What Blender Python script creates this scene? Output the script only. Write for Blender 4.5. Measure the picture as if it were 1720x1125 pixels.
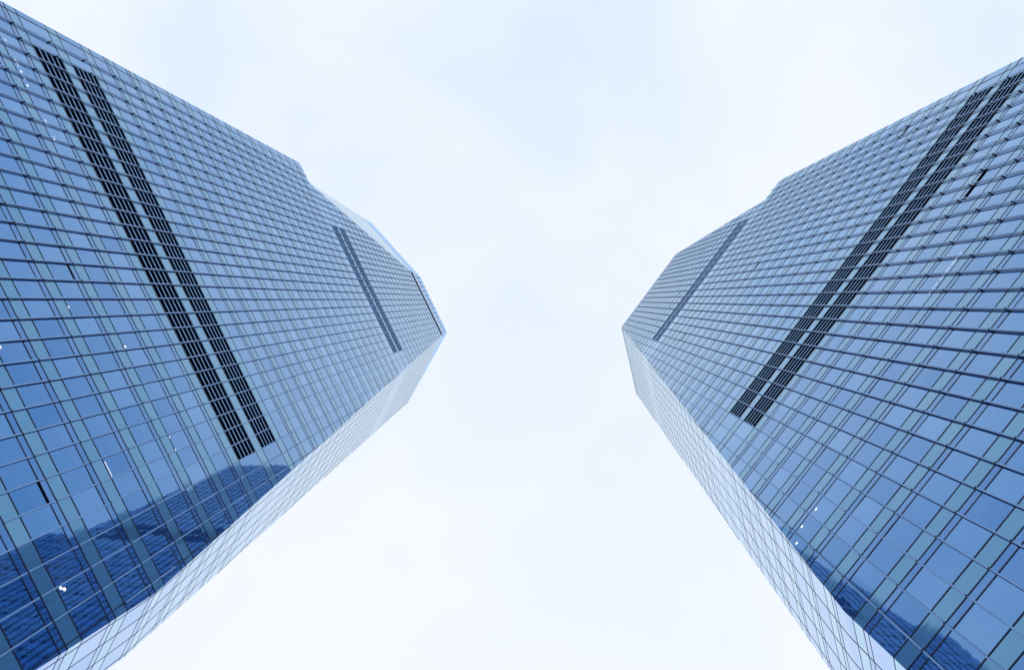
import bpy, bmesh, math, random
from mathutils import Vector, Matrix
random.seed(7)
S = bpy.context.scene
for o in list(bpy.data.objects): bpy.data.objects.remove(o)
C = S.collection
H = 4.2            # storey height, metres
EYE = 1.6          # camera height

# ------------------------------------------------------------------ camera
F_PX = 1147.0
zv = Vector((911 - 860, 503.5 - 562.5, F_PX)).normalized()      # where the zenith is seen
a0 = Vector((0, 0, 1)); v = a0.cross(zv); c = a0.dot(zv)
K = Matrix(((0, -v.z, v.y), (v.z, 0, -v.x), (-v.y, v.x, 0)))
R = Matrix.Identity(3) + K + (K @ K) * (1 / (1 + c))            # world -> (right, down, forward)
cam = bpy.data.cameras.new('camera'); co = bpy.data.objects.new('camera', cam); C.objects.link(co)
co.matrix_world = Matrix.Translation((0, 0, EYE)) @ Matrix((R[0], -R[1], -R[2])).transposed().to_4x4()
cam.sensor_width = 36; cam.lens = 36 * F_PX / 1720
cam.clip_start = 0.1; cam.clip_end = 5000
S.camera = co
S.render.resolution_x = 1024; S.render.resolution_y = 669

def pix(P):
    q = R @ (Vector(P) - Vector((0, 0, EYE)))
    if q.z <= 0.01: return None
    return 860 + F_PX * q.x / q.z, 562.5 + F_PX * q.y / q.z

# ------------------------------------------------------------------ sky and sun
SUN_EL, SUN_AZ = math.radians(40), math.radians(59)
W = bpy.data.worlds.new('World'); S.world = W; W.use_nodes = True
nt = W.node_tree; N = nt.nodes; L = nt.links
bg = N['Background']; bg.inputs['Strength'].default_value = 1.0
sky = N.new('ShaderNodeTexSky'); sky.sky_type = 'NISHITA'; sky.sun_disc = False
sky.sun_elevation = SUN_EL; sky.sun_rotation = SUN_AZ
skm = N.new('ShaderNodeVectorMath'); skm.operation = 'SCALE'; skm.inputs['Scale'].default_value = 0.1
L.new(sky.outputs['Color'], skm.inputs[0])
tc = N.new('ShaderNodeTexCoord')
n1 = N.new('ShaderNodeTexNoise'); n1.inputs['Scale'].default_value = 2.6; n1.inputs['Detail'].default_value = 6
n1.inputs['Roughness'].default_value = 0.5; n1.inputs['Distortion'].default_value = 0.3
L.new(tc.outputs['Generated'], n1.inputs['Vector'])
cr = N.new('ShaderNodeValToRGB'); cr.color_ramp.elements[0].position = 0.40; cr.color_ramp.elements[1].position = 0.60
cr.color_ramp.elements[0].color = (0.73, 0.86, 1.03, 1); cr.color_ramp.elements[1].color = (0.90, 0.96, 1.04, 1)
L.new(n1.outputs['Fac'], cr.inputs['Fac'])
# the overcast brightens towards the hidden sun
mp = N.new('ShaderNodeVectorMath'); mp.operation = 'DOT_PRODUCT'
mp.inputs[1].default_value = (-0.10, 0.95, 0.10)
L.new(tc.outputs['Generated'], mp.inputs[0])
mr = N.new('ShaderNodeMapRange'); mr.inputs['From Min'].default_value = -0.38; mr.inputs['From Max'].default_value = 0.55
mr.inputs['To Min'].default_value = 0.0; mr.inputs['To Max'].default_value = 0.72
L.new(mp.outputs['Value'], mr.inputs['Value'])
mb = N.new('ShaderNodeMix'); mb.data_type = 'RGBA'; mb.inputs['B'].default_value = (0.97, 1.0, 1.05, 1)
L.new(mr.outputs['Result'], mb.inputs['Factor']); L.new(cr.outputs['Color'], mb.inputs['A'])
mx = N.new('ShaderNodeMix'); mx.data_type = 'RGBA'; mx.inputs['Factor'].default_value = 0.98
L.new(skm.outputs[0], mx.inputs['A']); L.new(mb.outputs['Result'], mx.inputs['B'])
L.new(mx.outputs['Result'], bg.inputs['Color'])
sl = bpy.data.lights.new('sun', 'SUN'); sl.energy = 0.6; sl.angle = math.radians(20); sl.color = (1, 0.96, 0.9)
so = bpy.data.objects.new('sun', sl); C.objects.link(so)
sd = Vector((math.cos(SUN_EL) * math.sin(SUN_AZ), math.cos(SUN_EL) * math.cos(SUN_AZ), math.sin(SUN_EL)))
so.rotation_euler = sd.to_track_quat('Z', 'Y').to_euler()
S.view_settings.view_transform = 'Standard'; S.view_settings.look = 'None'
S.view_settings.exposure = 0.0; S.view_settings.gamma = 1.0
S.render.engine = 'CYCLES'
S.cycles.max_bounces = 10; S.cycles.glossy_bounces = 6; S.cycles.transparent_max_bounces = 8

# ------------------------------------------------------------------ materials
def mat(name):
    m = bpy.data.materials.new(name); m.use_nodes = True
    return m, m.node_tree.nodes, m.node_tree.links, m.node_tree.nodes['Principled BSDF']
def plain(name, col, rough=0.5, metal=0.0, var=0.12, scale=0.7):
    m, N, L, b = mat(name)
    g = N.new('ShaderNodeNewGeometry'); n = N.new('ShaderNodeTexNoise'); n.inputs['Scale'].default_value = scale
    n.inputs['Detail'].default_value = 4
    L.new(g.outputs['Position'], n.inputs['Vector'])
    r = N.new('ShaderNodeValToRGB'); r.color_ramp.elements[0].position = 0.3; r.color_ramp.elements[1].position = 0.7
    r.color_ramp.elements[0].color = tuple(x * (1 - var) for x in col) + (1,)
    r.color_ramp.elements[1].color = tuple(min(1, x * (1 + var)) for x in col) + (1,)
    L.new(n.outputs['Fac'], r.inputs['Fac']); L.new(r.outputs['Color'], b.inputs['Base Color'])
    b.inputs['Roughness'].default_value = rough; b.inputs['Metallic'].default_value = metal
    b.inputs['Specular IOR Level'].default_value = 0.0 if name.startswith(('dark plant', 'dim')) else 0.4
    return m
def glass(name, cA, cB, rough, clear, wave, haze=0.0, hazecol=(0.2, 0.4, 0.55), edge=(0.78, 0.92, 1.0)):
    """coated curtain wall glass: tinted mirror that lets a little of the room through; cA..cB is the coating's spread from pane to pane"""
    m, N, L, b = mat(name)
    at = N.new('ShaderNodeAttribute'); at.attribute_name = 'pane'
    mx = N.new('ShaderNodeMix'); mx.data_type = 'RGBA'
    mx.inputs['A'].default_value = cA + (1,); mx.inputs['B'].default_value = cB + (1,)
    L.new(at.outputs['Fac'], mx.inputs['Factor'])
    L.new(mx.outputs['Result'], b.inputs['Base Color'])
    lw = N.new('ShaderNodeLayerWeight'); lw.inputs['Blend'].default_value = 0.5      # Facing = 1 - cos
    pw = N.new('ShaderNodeMath'); pw.operation = 'POWER'; pw.inputs[1].default_value = 2.5
    L.new(lw.outputs['Facing'], pw.inputs[0])
    fm = N.new('ShaderNodeMix'); fm.data_type = 'RGBA'; fm.inputs['B'].default_value = edge + (1,)
    L.new(pw.outputs[0], fm.inputs['Factor']); L.new(mx.outputs['Result'], fm.inputs['A'])
    N.remove(b)
    gl = N.new('ShaderNodeBsdfGlossy'); gl.inputs['Roughness'].default_value = rough
    L.new(fm.outputs['Result'], gl.inputs['Color'])
    g = N.new('ShaderNodeNewGeometry')
    mpg = N.new('ShaderNodeMapping'); mpg.inputs['Scale'].default_value = (0.5, 0.5, 0.9)
    n = N.new('ShaderNodeTexNoise'); n.inputs['Scale'].default_value = 1.3; n.inputs['Detail'].default_value = 2
    n.inputs['Distortion'].default_value = 0.6
    L.new(g.outputs['Position'], mpg.inputs['Vector']); L.new(mpg.outputs['Vector'], n.inputs['Vector'])
    bp = N.new('ShaderNodeBump'); bp.inputs['Strength'].default_value = 1.0; bp.inputs['Distance'].default_value = wave
    L.new(n.outputs['Fac'], bp.inputs['Height']); L.new(bp.outputs['Normal'], gl.inputs['Normal'])
    out = N['Material Output']; last = gl
    iv = N.new('ShaderNodeMath'); iv.operation = 'SUBTRACT'; iv.inputs[0].default_value = 1.0
    L.new(lw.outputs['Facing'], iv.inputs[1])
    for share, kind in ((haze, 'd'), (clear, 't')):
        if not share: continue
        d = N.new('ShaderNodeBsdfDiffuse' if kind == 'd' else 'ShaderNodeBsdfTransparent')
        if kind == 'd': d.inputs['Color'].default_value = hazecol + (1,)
        mu = N.new('ShaderNodeMath'); mu.operation = 'MULTIPLY'; mu.inputs[1].default_value = share * 1.5
        mu.use_clamp = True; L.new(iv.outputs[0], mu.inputs[0])
        ms = N.new('ShaderNodeMixShader'); L.new(mu.outputs[0], ms.inputs['Fac'])
        L.new(last.outputs[0], ms.inputs[1]); L.new(d.outputs[0], ms.inputs[2]); last = ms
    L.new(last.outputs[0], out.inputs['Surface'])
    return m
def lamp(name, col, e):
    m, N, L, b = mat(name)
    b.inputs['Base Color'].default_value = (0.8, 0.8, 0.8, 1)
    b.inputs['Emission Color'].default_value = col + (1,); b.inputs['Emission Strength'].default_value = e
    return m
def blind_mat():
    m, N, L, b = mat('slatted blind')
    g = N.new('ShaderNodeNewGeometry'); sp = N.new('ShaderNodeSeparateXYZ'); L.new(g.outputs['Position'], sp.inputs[0])
    mu = N.new('ShaderNodeMath'); mu.operation = 'MULTIPLY'; mu.inputs[1].default_value = 1 / 0.16; L.new(sp.outputs['Z'], mu.inputs[0])
    fr = N.new('ShaderNodeMath'); fr.operation = 'FRACT'; L.new(mu.outputs[0], fr.inputs[0])
    gt = N.new('ShaderNodeMath'); gt.operation = 'GREATER_THAN'; gt.inputs[1].default_value = 0.3; L.new(fr.outputs[0], gt.inputs[0])
    mx = N.new('ShaderNodeMix'); mx.data_type = 'RGBA'; mx.inputs['A'].default_value = (0.10, 0.14, 0.22, 1); mx.inputs['B'].default_value = (0.62, 0.68, 0.78, 1)
    L.new(gt.outputs[0], mx.inputs['Factor']); L.new(mx.outputs['Result'], b.inputs['Base Color'])
    b.inputs['Roughness'].default_value = 0.8
    return m
M = dict(
    window=glass('blue coated glass', (0.048, 0.213, 0.55), (0.128, 0.320, 0.67), 0.02, 0.20, 0.0020),
    narrow=glass('blue vent glass', (0.06, 0.215, 0.54), (0.10, 0.26, 0.60), 0.03, 0.18, 0.0020),
    facet_window=glass('sky bright facet glass', (0.24, 0.42, 0.82), (0.36, 0.53, 0.90), 0.03, 0.0, 0.0010, edge=(0.90, 0.97, 1.0)),  # same glass as the windows, grazing sky brightness put into its colour
    facet_spandrel=glass('sky bright facet spandrel', (0.33, 0.55, 0.82), (0.40, 0.60, 0.86), 0.05, 0.0, 0.0010, edge=(0.88, 0.98, 1.0)),  # lighter copy of the spandrel, sky glare at grazing view painted in
    spandrel=glass('teal spandrel glass', (0.095, 0.28, 0.50), (0.12, 0.31, 0.53), 0.06, 0.0, 0.003, 0.28, (0.14, 0.31, 0.43)),
    crown=glass('crown glass', (0.13, 0.30, 0.66), (0.16, 0.34, 0.68), 0.12, 0.0, 0.004, 0.25, (0.15, 0.32, 0.6), (0.62, 0.80, 0.98)),
    frame=plain('dark mullion', (0.004, 0.018, 0.065), 0.4, 0.3),
    joint=plain('blue facet joint', (0.008, 0.035, 0.11), 0.5, 0.1),
    fin=plain('blue grey anodised fin', (0.25, 0.44, 0.76), 0.4, 0.3, 0.08),
    bracket=plain('dark bracket', (0.008, 0.025, 0.07), 0.5, 0.3),
    blade=plain('louvre blade', (0.24, 0.54, 1.0), 0.3, 0.1),
    slat=plain('grey blue louvre slat', (0.09, 0.27, 0.56), 0.5, 0.3),
    dark=plain('dark plant and slot shade', (0.004, 0.005, 0.012), 0.9),  # near black: shade inside louvres, open vents and roof slot put into colour
    room=plain('dim room', (0.03, 0.06, 0.13), 0.9, 0, 0.5, 0.35),
    blind=blind_mat(),
    beam=plain('white roof beam', (0.62, 0.72, 0.90), 0.5),
    coping=plain('coping', (0.40, 0.60, 0.92), 0.4, 0.0),
    roof=plain('roof gravel', (0.22, 0.24, 0.27), 0.9),
    lamp=lamp('downlight', (1.0, 0.90, 0.80), 14.0),
    strip=lamp('lit tube', (1.0, 0.93, 0.86), 3.5),
)

# ------------------------------------------------------------------ polygons in a face's own (u, h) plane
def clip_half(P, a, b, c):           # keep a*u + b*h <= c
    out = []
    for i in range(len(P)):
        p, q = P[i], P[(i + 1) % len(P)]
        dp, dq = a * p[0] + b * p[1] - c, a * q[0] + b * q[1] - c
        if dp <= 0: out.append(p)
        if (dp < 0 < dq) or (dq < 0 < dp):
            t = dp / (dp - dq); out.append((p[0] + t * (q[0] - p[0]), p[1] + t * (q[1] - p[1])))
    return out
def clip(P, Q):                      # Q convex, counter-clockwise
    for i in range(len(Q)):
        (x0, y0), (x1, y1) = Q[i], Q[(i + 1) % len(Q)]
        a, b = (y1 - y0), -(x1 - x0)
        P = clip_half(P, a, b, a * x0 + b * y0)
        if len(P) < 3: return []
    return P
def ccw(Q):
    A = sum(Q[i][0] * Q[(i + 1) % len(Q)][1] - Q[(i + 1) % len(Q)][0] * Q[i][1] for i in range(len(Q)))
    return Q if A > 0 else Q[::-1]
def area(P):
    return 0.5 * abs(sum(P[i][0] * P[(i + 1) % len(P)][1] - P[(i + 1) % len(P)][0] * P[i][1] for i in range(len(P))))

class Face:
    """a flat facade in storey units: origin O, u runs along the floors, h is height above the eye; up may lean"""
    def __init__(s, O, U, UP, h0, outward, polys):
        s.O, s.U, s.UP, s.h0 = Vector(O), Vector(U), Vector(UP), h0     # UP = displacement per storey of height
        n = s.U.cross(s.UP).normalized()
        if n.dot(Vector(outward)) < 0: n = -n
        s.n = n; s.polys = [ccw(list(p)) for p in polys]
    def at(s, u, h, off=0.0):        # metres; off = metres outward
        P = (s.O + s.U * u + s.UP * (h - s.h0)) * H
        return Vector((P.x, P.y, P.z + EYE)) + s.n * off
    def cell(s, u0, u1, h0, h1):
        return [q for q in (clip([(u0, h0), (u1, h0), (u1, h1), (u0, h1)], p) for p in s.polys) if len(q) > 2 and area(q) > 2e-4]
    def span_u(s, h):
        r = []
        for p in s.polys:
            hs = [q[1] for q in p]
            if not (min(hs) < h < max(hs)): continue
            q = clip([(-99, h - .002), (99, h - .002), (99, h + .002), (-99, h + .002)], p)
            if q: r.append((min(x[0] for x in q), max(x[0] for x in q)))
        return r
    def span_h(s, u):
        r = []
        for p in s.polys:
            q = clip([(u - .002, -99), (u + .002, -99), (u + .002, 99), (u - .002, 99)], p)
            if q: r.append((min(x[1] for x in q), max(x[1] for x in q)))
        r.sort(); out = []
        for a, b in r:
            if out and a - out[-1][1] < .01: out[-1] = (out[-1][0], b)
            else: out.append((a, b))
        return out

class MB:
    """collects faces; several materials allowed"""
    def __init__(s): s.v = []; s.f = []; s.m = []; s.t = []
    def poly(s, pts, mi=0, t=0.5):
        k = len(s.v); s.v += [tuple(p) for p in pts]; s.f.append(list(range(k, k + len(pts)))); s.m.append(mi); s.t.append(t)
    def box8(s, lo, hi, mi=0):       # two quads lo, hi (same winding)
        k = len(s.v); s.v += [tuple(p) for p in lo] + [tuple(p) for p in hi]
        n = len(lo)
        s.f.append(list(range(k, k + n))[::-1]); s.f.append(list(range(k + n, k + 2 * n)))
        for i in range(n):
            j = (i + 1) % n; s.f.append([k + i, k + j, k + n + j, k + n + i])
        s.m += [mi] * (n + 2); s.t += [0.5] * (n + 2)
    def bar(s, F, u0, u1, h0, h1, o0, o1, mi=0):
        q = ((u0, h0), (u1, h0), (u1, h1), (u0, h1))
        lo = [F.at(a, b, o0) for a, b in q]; hi = [F.at(a, b, o1) for a, b in q]
        if (lo[1] - lo[0]).cross(lo[2] - lo[0]).dot(F.n) < 0: lo, hi = lo[::-1], hi[::-1]
        s.box8(lo, hi, mi)
    def add(s, o):
        k = len(s.v); s.v += o.v; s.f += [[i + k for i in f] for f in o.f]; s.m += o.m; s.t += o.t
    def build(s, name, mats, parent=None):
        me = bpy.data.meshes.new(name); me.from_pydata(s.v, [], s.f); me.update()
        for m in mats: me.materials.append(m)
        me.polygons.foreach_set('material_index', s.m)
        at = me.attributes.new('pane', 'FLOAT', 'FACE'); at.data.foreach_set('value', s.t)
        o = bpy.data.objects.new(name, me); C.objects.link(o); o.parent = parent
        return o

def seen(pts):
    q = [pix(p) for p in pts]
    if any(x is None for x in q): return 0
    if not any(-20 < x < 1740 and -20 < y < 1145 for x, y in q): return 0
    return area(q)

class Parts:
    """parts of one tower by kind; at the end the 100 that show largest of a kind are parts, the rest one part"""
    def __init__(s, parent): s.k = {}; s.parent = parent
    def put(s, kind, mb, mats, size): s.k.setdefault(kind, []).append((size, mb, mats))
    def flush(s):
        for kind, L in s.k.items():
            L.sort(key=lambda e: -e[0])
            for size, mb, mats in L[:100]: mb.build(kind, mats, s.parent)
            if L[100:]:
                r = MB()
                for _, mb, mats in L[100:]: r.add(mb)
                o = r.build(kind, L[0][2], s.parent); o['kind'] = 'stuff'

def facade(P, F, rows, lines, vent_rows, fins=(), bay=0.367, fin_gap=0.13, open_vents=(), brackets=(), fin_range=None, facing=1.0, slot=.05):
    """rows: (h0, h1, kind); lines: bay lines in u; vent_rows: (h0, h1, u0, u1, fine)"""
    lo = min(min(p[0] for p in q) for q in F.polys); hi = max(max(p[0] for p in q) for q in F.polys)
    U = sorted(x for x in lines if lo + .02 < x < hi - .02)
    edges = [lo] + U + [hi]
    for (h0, h1, kind) in rows:
        for i in range(len(edges) - 1):
            u0, u1 = edges[i], edges[i + 1]; uc = (u0 + u1) / 2; hc = (h0 + h1) / 2
            vr = next((v for v in vent_rows if abs(v[0] - h0) < .02 and v[2] < uc < v[3]), None)
            pieces = F.cell(u0, u1, h0, h1)
            if not pieces: continue
            if kind == 'louvre' and vr:
                m = MB(); sz = seen([F.at(u0, h0), F.at(u1, h0), F.at(u1, h1), F.at(u0, h1)])
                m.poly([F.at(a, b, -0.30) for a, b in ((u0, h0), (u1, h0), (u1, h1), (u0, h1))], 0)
                n = 5 if not vr[4] else 14
                st = (h1 - h0) / n
                for k in range(n + 1):
                    hh = h0 + k * st
                    w = st * (0.095 if not vr[4] else 0.24)
                    m.bar(F, u0 + .012, u1 - .012, max(h0, hh - w), min(h1, hh + w), -0.02 if not vr[4] else -.05, 0.012, 1)
                P.put('louvre', m, [M['dark'], M['slat'] if vr[4] else M['blade']], sz)
                continue
            k2 = 'window' if kind == 'louvre' else kind
            opened = None
            if k2 == 'window':
                opened = next((o for o in open_vents if u0 < o[0] < u1 and h0 - .05 < o[1] < h1 + .14), None)
            t = random.random(); ta, tb = (random.gauss(0, .0035), random.gauss(0, .003)) if facing > 0 else (0, 0)
            um, hm = uc, hc
            m = MB(); sz = 0
            for q in pieces:
                if opened: q = clip_half(q, 0, 1, h1 - slot)
                if len(q) < 3: continue
                pts = [F.at(a, b, ((a - um) * ta + (b - hm) * tb) * H) for a, b in q]
                nn = Vector((0, 0, 0))
                for j in range(1, len(pts) - 1): nn += (pts[j] - pts[0]).cross(pts[j + 1] - pts[0])
                if nn.dot(F.n) < 0: pts = pts[::-1]
                m.poly(pts, 0, t); sz += seen(pts)
            if k2 == 'window':
                if random.random() < 0.45 and len(pieces) == 1 and facing > .5 and area(pieces[0]) > .999 * (u1 - u0) * (h1 - h0) and F.cell(u0 - .25, u1 + .25, h0, h1) and sum(area(q) for q in F.cell(u0 - .25, u1 + .25, h0, h1)) > .999 * (u1 - u0 + .5) * (h1 - h0):
                    dr = random.choice((.16, .22, .3, .42, .9)) * (h1 - h0)
                    b = MB(); b.bar(F, u0 + .02, u1 - .02, h1 - dr, h1, -0.16, -0.15)
                    P.put('roller_blind', b, [M['blind']], sz * .3)
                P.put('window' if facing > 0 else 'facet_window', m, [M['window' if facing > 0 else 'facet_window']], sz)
                if opened:
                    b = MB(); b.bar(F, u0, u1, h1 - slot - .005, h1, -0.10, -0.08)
                    P.put('open_vent', b, [M['dark']], 99)
            elif k2 == 'narrow': P.put('narrow_window' if facing > 0 else 'facet_window', m, [M['narrow' if facing > 0 else 'facet_window']], sz)
            elif k2 == 'crown': P.put('crown_panel', m, [M['crown']], sz)
            elif k2 == 'slot': P.put('roof_slot', m, [M['dark']], sz)  # flush black pane, the recess's shade is painted as its colour
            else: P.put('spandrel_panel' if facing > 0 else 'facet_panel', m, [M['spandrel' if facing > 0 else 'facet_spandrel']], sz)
    # level rails
    levels = sorted({round(r[0], 4) for r in rows} | {round(r[1], 4) for r in rows})
    g = 0.0088 if facing > 0 else 0.0078 if facing == 0 else 0.003
    po = 0.020 if facing > 0 else 0.008 if facing == 0 else 0.003
    fr = M['frame'] if facing > 0 else M['joint']
    for h in levels:
        for a, b in F.span_u(h):
            m = MB(); m.bar(F, a, b, h - g, h + g, -0.030, po)
            P.put('transom' if facing > 0 else 'facet_transom', m, [fr], seen([F.at(a, h - g), F.at(b, h - g), F.at(b, h + g), F.at(a, h + g)]))
    for u in U:
        for a, b in F.span_h(u):
            m = MB(); m.bar(F, u - g, u + g, a, b, -0.034, po * 1.3)
            P.put('mullion' if facing > 0 else 'facet_mullion', m, [fr], 1)
    for u in fins:
        for a, b in F.span_h(u):
            # keep a gap to every sloping edge
            ok = [h for h in [a + i * .05 for i in range(int((b - a) / .05) + 1)]
                  if any(x + fin_gap < u < y - fin_gap for x, y in F.span_u(min(max(h, a + .01), b - .01)))]
            if not ok: continue
            a2, b2 = ok[0], ok[-1]
            if fin_range: a2, b2 = max(a2, fin_range[0]), min(b2, fin_range[1])
            if b2 - a2 < .3: continue
            m = MB(); w = 0.0105
            m.bar(F, u - w, u + w, a2, b2, 0.16, 0.22)
            for hb in brackets:
                if a2 + .05 < hb < b2 - .05:
                    m.bar(F, u - w * .8, u + w * .8, hb - .03, hb + .03, 0.04, 0.165, 1)
                    m.bar(F, u - w * 1.25, u + w * 1.25, hb - .012, hb + .012, 0.15, 0.24, 1)
            P.put('fin', m, [M['fin'], M['bracket']], 50)

def wall(name, mat_, pts_list, parent):
    m = MB()
    for pts in pts_list: m.poly(pts)
    o = m.build(name, [mat_], parent)
    return o

def storeys(start, n0, n1, rows):
    for k in range(n0, n1):
        b = start + k
        rows += [(b, b + .58, 'window'), (b + .58, b + .715, 'narrow'), (b + .715, b + 1, 'spandrel')]

def w3(P):  # storey units to metres
    return Vector((P[0] * H, P[1] * H, P[2] * H + EYE))

# ================================================================== the left tower
def lamps(P, F, spots, strips):
    for u, h in spots:
        m = MB()
        cc = F.at(u, h + .03, -0.13); r = 0.10
        e1 = F.U.normalized(); e2 = F.UP.normalized()
        ring = [cc + e1 * math.cos(i * math.pi / 6) * r + e2 * math.sin(i * math.pi / 6) * r for i in range(12)]
        tip = cc + F.n * 0.05; back = cc - F.n * .04
        for i in range(12):
            m.poly([ring[i], ring[(i + 1) % 12], tip]); m.poly([ring[(i + 1) % 12], ring[i], back])
        P.put('ceiling_lamp', m, [M['lamp']], 9)
    for u0, u1, h0, h1 in strips:
        m = MB(); A = F.at(u0, h0, -.12); B = F.at(u1, h1, -.12)
        d = F.UP.normalized() * .03
        m.box8([A - d, B - d, B + d, A + d], [x + F.n * .04 for x in (A - d, B - d, B + d, A + d)])
        P.put('tube_lamp', m, [M['strip']], 9)

def build_left():
    root = bpy.data.objects.new('glass_tower', None); C.objects.link(root)
    root['label'] = 'left tower of blue glass with a white beam over a dark slot along its roof'
    root['category'] = 'skyscraper'; root['group'] = 'twin faceted glass towers'
    P = Parts(root)
    ang = math.radians(64.3); D = 7.734; BAY = .367
    a = Vector((math.cos(ang), math.sin(ang), 0)); n = Vector((-a.y, a.x, 0))       # n points away from the camera
    base = -EYE / H
    O = n * D
    rows = []
    storeys(13.92, -15, 0, rows)
    rows = [(max(r0, base), r1, k) for r0, r1, k in rows if r1 > base]
    rows += [(13.92, 14.5, 'window'), (14.5, 14.64, 'narrow'), (14.64, 14.96, 'spandrel'), (14.96, 15.88, 'louvre'),
             (15.88, 16.24, 'spandrel'), (16.24, 17.12, 'louvre'), (17.12, 17.46, 'spandrel')]
    storeys(17.46, 0, 15, rows)
    rows += [(32.46, 33.04, 'window'), (33.04, 33.3, 'spandrel'), (33.3, 34.2, 'louvre'), (34.2, 34.52, 'spandrel'),
             (34.52, 35.48, 'louvre'), (35.48, 35.75, 'spandrel')]
    storeys(35.75, 0, 13, rows)
    rows += [(48.75, 49.3, 'window')]
    facet_rows = rows + [(49.3, 49.7, 'spandrel')]
    main_rows = rows + [(49.3, 49.72, 'slot'), (49.72, 50.35, 'spandrel'), (50.35, 51.4, 'crown'), (51.4, 52.55, 'crown')]
    # outline of the main face
    lower = [(.95, base), (1.56, 10.64), (1.52, 11.6)]
    fold = lambda h: 1.56 + (-.85 - 1.56) * (h - 10.64) / (49.7 - 10.64)
    pA = [(-10.7, base), (.95, base), (1.56, 10.64), (fold(33.04), 33.04), (-11.09, 33.04)]
    pB = [(-10.02, 33.04), (fold(33.04), 33.04), (fold(49.3), 49.3), (-6.1, 49.3)]
    pC = [(-6.1, 49.3), (fold(49.3), 49.3), (-.93, 52.55), (-5.74, 52.55)]
    F = Face(O, a, (0, 0, 1), 0, -n, [pA, pB, pC])
    grid = [-3.75 + k * BAY for k in range(-22, 16)]
    vents = [(14.96, 15.88, -10.0, .28, False), (16.24, 17.12, -10.0, .28, False),
             (33.3, 34.2, -7.8, -.8, True), (34.52, 35.48, -7.8, -.8, True)]
    br = [13.92 + k + .66 for k in range(-14, 1)] + [15.7, 16.9] + [17.46 + k + .66 for k in range(0, 15)] + [34.9] + [35.75 + k + .66 for k in range(13)]
    facade(P, F, main_rows, grid, vents, fins=[g for g in grid if g > -10.5], open_vents=[(-4.309, 12.474), (-.652, 9.534)], brackets=br)
    # white beam over the roof slot
    m = MB(); m.bar(F, -5.95, -.98, 49.74, 50.3, .03, .22); P.put('roof_beam', m, [M['beam']], 1)
    # corner facets
    b = math.radians(117.3); b = Vector((math.cos(b), math.sin(b), 0))
    V = O + a * 1.56 + Vector((0, 0, 10.64)); T = O + a * fold(49.7) + Vector((0, 0, 49.7)); Wp = O + a * .95 + Vector((0, 0, base))
    Sv = Vector((-6.85, 5.84, 10.64)); St = Vector((-9.86, 7.58, 49.7)); Sb = Wp + b * (Sv - V).dot(b) * .97
    Sv = V + b * (Sv - V).dot(b); St = T + b * (St - T).dot(b)
    e = T - V; up = e - b * e.dot(b); up = up / up.z
    t1 = (T - V - up * (T.z - V.z)).dot(b)
    wv = (Sv - V).dot(b); wt = t1 + (St - T).dot(b)
    Fu = Face(V, b, up, V.z, (.888, .457, .05), [[(0, V.z), (wv, V.z), (wt, 49.7), (t1, 49.7)]])
    gridF = [wv - .08 - k * BAY for k in range(-10, 12)]
    facade(P, Fu, facet_rows, gridF, [], facing=0)
    e = Wp - V; upl = e - b * e.dot(b); upl = upl / upl.z
    t0 = (Wp - V - upl * (Wp.z - V.z)).dot(b)
    Fl = Face(V, b, upl, V.z, (.888, .457, -.05), [[(0, V.z), (wv, V.z), (t0 + (Sb - Wp).dot(b), base), (t0, base)]])
    facade(P, Fl, facet_rows, gridF, [], facing=0)
    # upper facet on the far side
    b2 = math.radians(228.0); b2 = Vector((math.cos(b2), math.sin(b2), 0))
    P1 = O + a * -10.02 + Vector((0, 0, 33.04)); Q = O + a * -6.02 + Vector((0, 0, 49.7))
    P1 = O + a * -10.02 + Vector((0, 0, 33.04)); Q = O + a * -6.0 + Vector((0, 0, 49.7))
    wR = 5.35
    e = Q - P1; up2 = e - b2 * e.dot(b2); up2 = up2 / up2.z
    tq = (Q - P1 - up2 * (Q.z - P1.z)).dot(b2)
    F2 = Face(P1, b2, up2, P1.z, (.74, -.667, .07), [[(0, P1.z), (tq + wR, 49.7), (tq, 49.7)]])
    facade(P, F2, facet_rows, [k * BAY + tq for k in range(-20, 30)], [], facing=-1)
    Rr = Q + b2 * wR
    # crown screens above the two facets
    C2 = O + a * -.93 + Vector((0, 0, 52.55)); C1 = O + a * -5.74 + Vector((0, 0, 52.55))
    Rc = C1 + b2 * 5.5
    m = MB(); m.poly([w3(T), w3(C2), w3(St)]); P.put('crown_panel', m, [M['crown']], 50)
    m = MB(); m.poly([w3(Q), w3(C1), w3(Rc), w3(Rr)]); P.put('crown_panel', m, [M['crown']], 50)
    lamps(P, F, [(-2.731, 12.997), (-2.056, 12.898), (-1.732, 12.907), (-0.756, 12.95), (-0.481, 12.95), (-0.19, 12.93), (0.738, 9.045), (0.70, 9.0),
                 (-1.0, 13.93), (-.62, 13.93), (-3.6, 11.95), (-9.32, 14.08), (-9.05, 14.08), (-8.72, 14.06), (-7.87, 14.06), (-7.47, 14.04), (-2.95, 10.02)],
          [(-0.746, -0.471, 10.99, 10.99), (-10.3, -10.12, 14.1, 14.1), (-9.8, -9.64, 14.1, 14.1), (-9.3, -9.14, 14.1, 14.1), (-8.98, -8.84, 14.1, 14.1), (-7.95, -7.78, 14.1, 14.1), (-7.55, -7.42, 14.1, 14.1)])
    # rooms behind the glass
    inner = MB()
    for FF in (F, Fu, Fl, F2):
        for p in FF.polys: inner.poly([FF.at(x, y, -.62) for x, y in p])
    inner.build('inner_wall', [M['room']], root)
    # hidden sides, closed behind
    cdir = n; dep = 11.0
    E0 = O + a * -10.7 + Vector((0, 0, base)); E1 = O + a * -11.09 + Vector((0, 0, 33.04))
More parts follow.
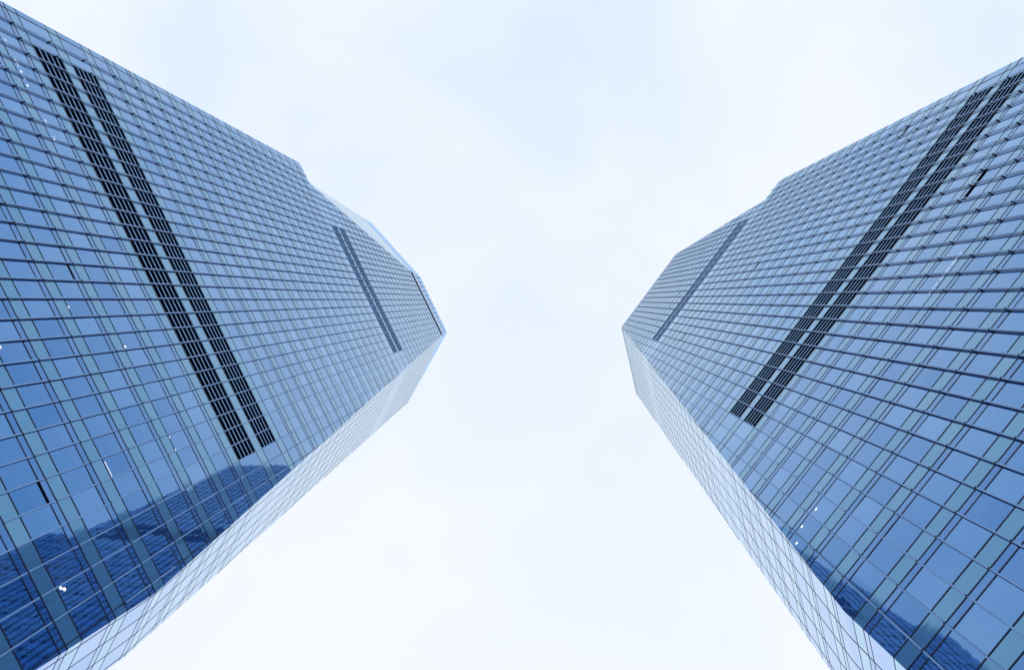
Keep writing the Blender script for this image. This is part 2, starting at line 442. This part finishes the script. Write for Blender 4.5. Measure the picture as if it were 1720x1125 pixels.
    finish(P, root, n, dep, dict(E0=E0, E1=E1, P1=P1, R=Rr, Q=Q, T=T, St=St, Sv=Sv, Sb=Sb), facet_rows, BAY, br)
    P.flush()
    return root

def finish(P, root, n, dep, q, rows, BAY, br):
    """the tower's other sides and roofs, out of the camera's sight"""
    far = lambda X: X + n * dep - n * ((X - q['E0']).dot(n))
    g = lambda *L: [w3(x) for x in L]
    # side beyond the corner facet: a gridded wall in the plane of the facet's outer edge
    for (A, B, out) in ((q['Sb'], q['St'], 1), (q['E0'], q['E1'], -1)):
        mid = q['Sv'] if out == 1 else None
        U = n
        up = (B - A); up = up - U * up.dot(U); up = up / up.z
        side = Vector((n.y, -n.x, 0)) * (1 if (q['Sv'] - q['E0']).dot(Vector((n.y, -n.x, 0))) * out > 0 else -1)
        uB = (B - A - up * (B.z - A.z)).dot(U)
        poly = [(0, A.z), (dep, A.z), (dep, B.z), (uB, B.z)]
        if mid is not None:
            um = (mid - A - up * (mid.z - A.z)).dot(U); poly.append((um, mid.z))
            off = (mid - A - up * (mid.z - A.z)); 
        FS = Face(A, U, up, A.z, side, [poly])
        lines = [.2 + k * BAY for k in range(0, int(dep / BAY))]
        facade(P, FS, rows, lines, [], fins=lines[1:9] if out == 1 else [], brackets=br, facing=0, fin_range=(-9, 42))
    m = MB()
    m.poly(g(q['E0'], far(q['E0']), far(q['Sb']), q['Sb'])[::-1])
    m.poly(g(far(q['E0']), far(q['E1']), far(q['P1']), far(q['R']) if q.get('R') else far(q['Q']), far(q['St']), far(q['Sv']), far(q['Sb'])))
    R_ = q.get('R') or q['Q']
    m.poly(g(q['P1'], R_, far(R_), far(q['P1'])))
    m.build('rear_wall', [M['spandrel']], root)
    m = MB()
    top = [q['T'], q['St'], far(q['St']), far(R_), R_] + ([q['Q']] if q.get('R') else [])
    low = Vector((0, 0, .06)); m.poly(g(*[x - low + (q['E0'] + n * dep * .5 - x).normalized() * .03 for x in top]))
    m.poly(g(q['E1'], q['P1'], far(q['P1']), far(q['E1'])))
    m.build('roof', [M['roof']], root)

# ================================================================== the right tower
def build_right():
    root = bpy.data.objects.new('glass_tower', None); C.objects.link(root)
    root['label'] = 'right tower of blue glass with a plain flat roof edge and several windows tilted open'
    root['category'] = 'skyscraper'; root['group'] = 'twin faceted glass towers'
    P = Parts(root)
    ang = math.radians(126.2); D = 5.70; BAY = .384
    a = Vector((math.cos(ang), math.sin(ang), 0)); n = Vector((a.y, -a.x, 0))
    base = -EYE / H; O = n * D
    rows = []
    storeys(14.86, -16, 0, rows)
    rows = [(max(r0, base), r1, k) for r0, r1, k in rows if r1 > base]
    rows += [(14.86, 15.44, 'window'), (15.44, 15.57, 'narrow'), (15.57, 15.9, 'spandrel'), (15.9, 16.78, 'louvre'),
             (16.78, 17.12, 'spandrel'), (17.12, 18.03, 'louvre'), (18.03, 18.38, 'spandrel')]
    storeys(18.38, 0, 14, rows)
    rows += [(32.38, 33.0, 'window'), (33.0, 33.35, 'spandrel'), (33.35, 34.13, 'louvre'), (34.13, 34.36, 'spandrel'),
             (34.36, 35.12, 'louvre'), (35.12, 35.4, 'spandrel')]
    storeys(35.4, 0, 12, rows)
    rows += [(47.4, 47.98, 'window'), (47.98, 48.115, 'narrow'), (48.115, 48.6, 'spandrel')]
    fold = lambda h: .95 + (-1.73 - .95) * (h - 9.1) / (48.6 - 9.1)
    def left(h): return -10.0 + (h - 33.0) / (48.6 - 33.0) * 1.82
    pA = [(-11.18, base), (.70, base), (.97, 9.1), (fold(33.0), 33.0), (-11.11, 33.0)]
    pB = [(left(33.0), 33.0), (fold(33.0), 33.0), (-1.73, 48.6), (left(48.6), 48.6)]
    F = Face(O, a, (0, 0, 1), 0, -n, [pA, pB])
    grid = [-.13 + k * BAY for k in range(-30, 4)]
    vents = [(15.9, 16.78, grid[30 - 27] - .01, grid[30 - 1] + .01, False), (17.12, 18.03, grid[30 - 27] - .01, grid[30 - 1] + .01, False),
             (33.35, 34.13, grid[30 - 23] - .01, grid[30 - 4] + .01, True), (34.36, 35.12, grid[30 - 23] - .01, grid[30 - 4] + .01, True)]
    br = [14.86 + k + .66 for k in range(-15, 1)] + [16.6, 17.8] + [18.38 + k + .66 for k in range(0, 14)] + [34.2] + [35.4 + k + .66 for k in range(12)]
    facade(P, F, rows, grid, vents, fins=[g for g in grid if g > -10.7], bay=BAY, brackets=br,
           open_vents=[(-7.3, 14.35), (-6.9, 14.35), (-10.2, 20.9), (-5.553, 25.6), (-4.611, 36.8), (-3.825, 36.9), (-2.29, 28.6)], slot=.14)
    b = math.radians(77.0); b = Vector((math.cos(b), math.sin(b), 0))
    V = O + a * .97 + Vector((0, 0, 9.1)); T = O + a * -1.73 + Vector((0, 0, 48.6)); Wp = O + a * .70 + Vector((0, 0, base))
    Sv = Vector((4.42, 5.68, 9.1)); St = Vector((6.67, 6.76, 48.6)); Sb = Wp + b * (Sv - V).dot(b) * 1.0
    Sv = V + b * (Sv - V).dot(b); St = T + b * (St - T).dot(b)
    e = T - V; up = e - b * e.dot(b); up = up / up.z
    t1 = (T - V - up * (T.z - V.z)).dot(b)
    wv = (Sv - V).dot(b); wt = t1 + (St - T).dot(b)
    Fu = Face(V, b, up, V.z, (-.97, .22, .05), [[(0, V.z), (wv, V.z), (wt, 48.6), (t1, 48.6)]])
    gridF = [wv - .08 - k * BAY for k in range(-12, 12)]
    facade(P, Fu, rows, gridF, [], facing=0)
    e = Wp - V; upl = e - b * e.dot(b); upl = upl / upl.z
    t0 = (Wp - V - upl * (Wp.z - V.z)).dot(b)
    Fl = Face(V, b, upl, V.z, (-.97, .22, -.05), [[(0, V.z), (wv, V.z), (t0 + (Sb - Wp).dot(b), base), (t0, base)]])
    facade(P, Fl, rows, gridF, [], facing=0)
    # coping along the roof
    m = MB(); m.bar(F, left(48.6), -1.73, 48.6, 48.78, -.3, .06); P.put('coping', m, [M['coping']], 1)
    m = MB(); m.bar(Fu, t1, wt, 48.6, 48.78, -.3, .06); P.put('coping', m, [M['coping']], 1)
    lamps(P, F, [(0.119, 11.38), (0.49, 11.40), (0.753, 11.2)],
          [(-5.262, -4.97, 13.03, 13.03), (-4.93, -4.62, 13.03, 13.03), (-4.58, -4.32, 13.03, 13.03)])
    inner = MB()
    for FF in (F, Fu, Fl):
        for p in FF.polys: inner.poly([FF.at(x, y, -.62) for x, y in p])
    inner.build('inner_wall', [M['room']], root)
    E0 = O + a * -11.18 + Vector((0, 0, base)); E1 = O + a * -11.11 + Vector((0, 0, 33.0))
    P1 = O + a * left(33.0) + Vector((0, 0, 33.0)); Q = O + a * left(48.6) + Vector((0, 0, 48.6))
    finish(P, root, n, 11.0, dict(E0=E0, E1=E1, P1=P1, Q=Q, T=T, St=St, Sv=Sv, Sb=Sb), rows, BAY, br)
    P.flush()
    return root

tower_a = build_left()
tower_b = build_right()

# ------------------------------------------------------------------ ground
m = MB(); m.poly([(-2500, -2500, 0), (2500, -2500, 0), (2500, 2500, 0), (-2500, 2500, 0)])
g = m.build('ground', [plain('pale paving', (0.26, 0.27, 0.28), 0.8, 0, 0.15, 0.4)]); g['kind'] = 'structure'
print('objects', len(bpy.data.objects))
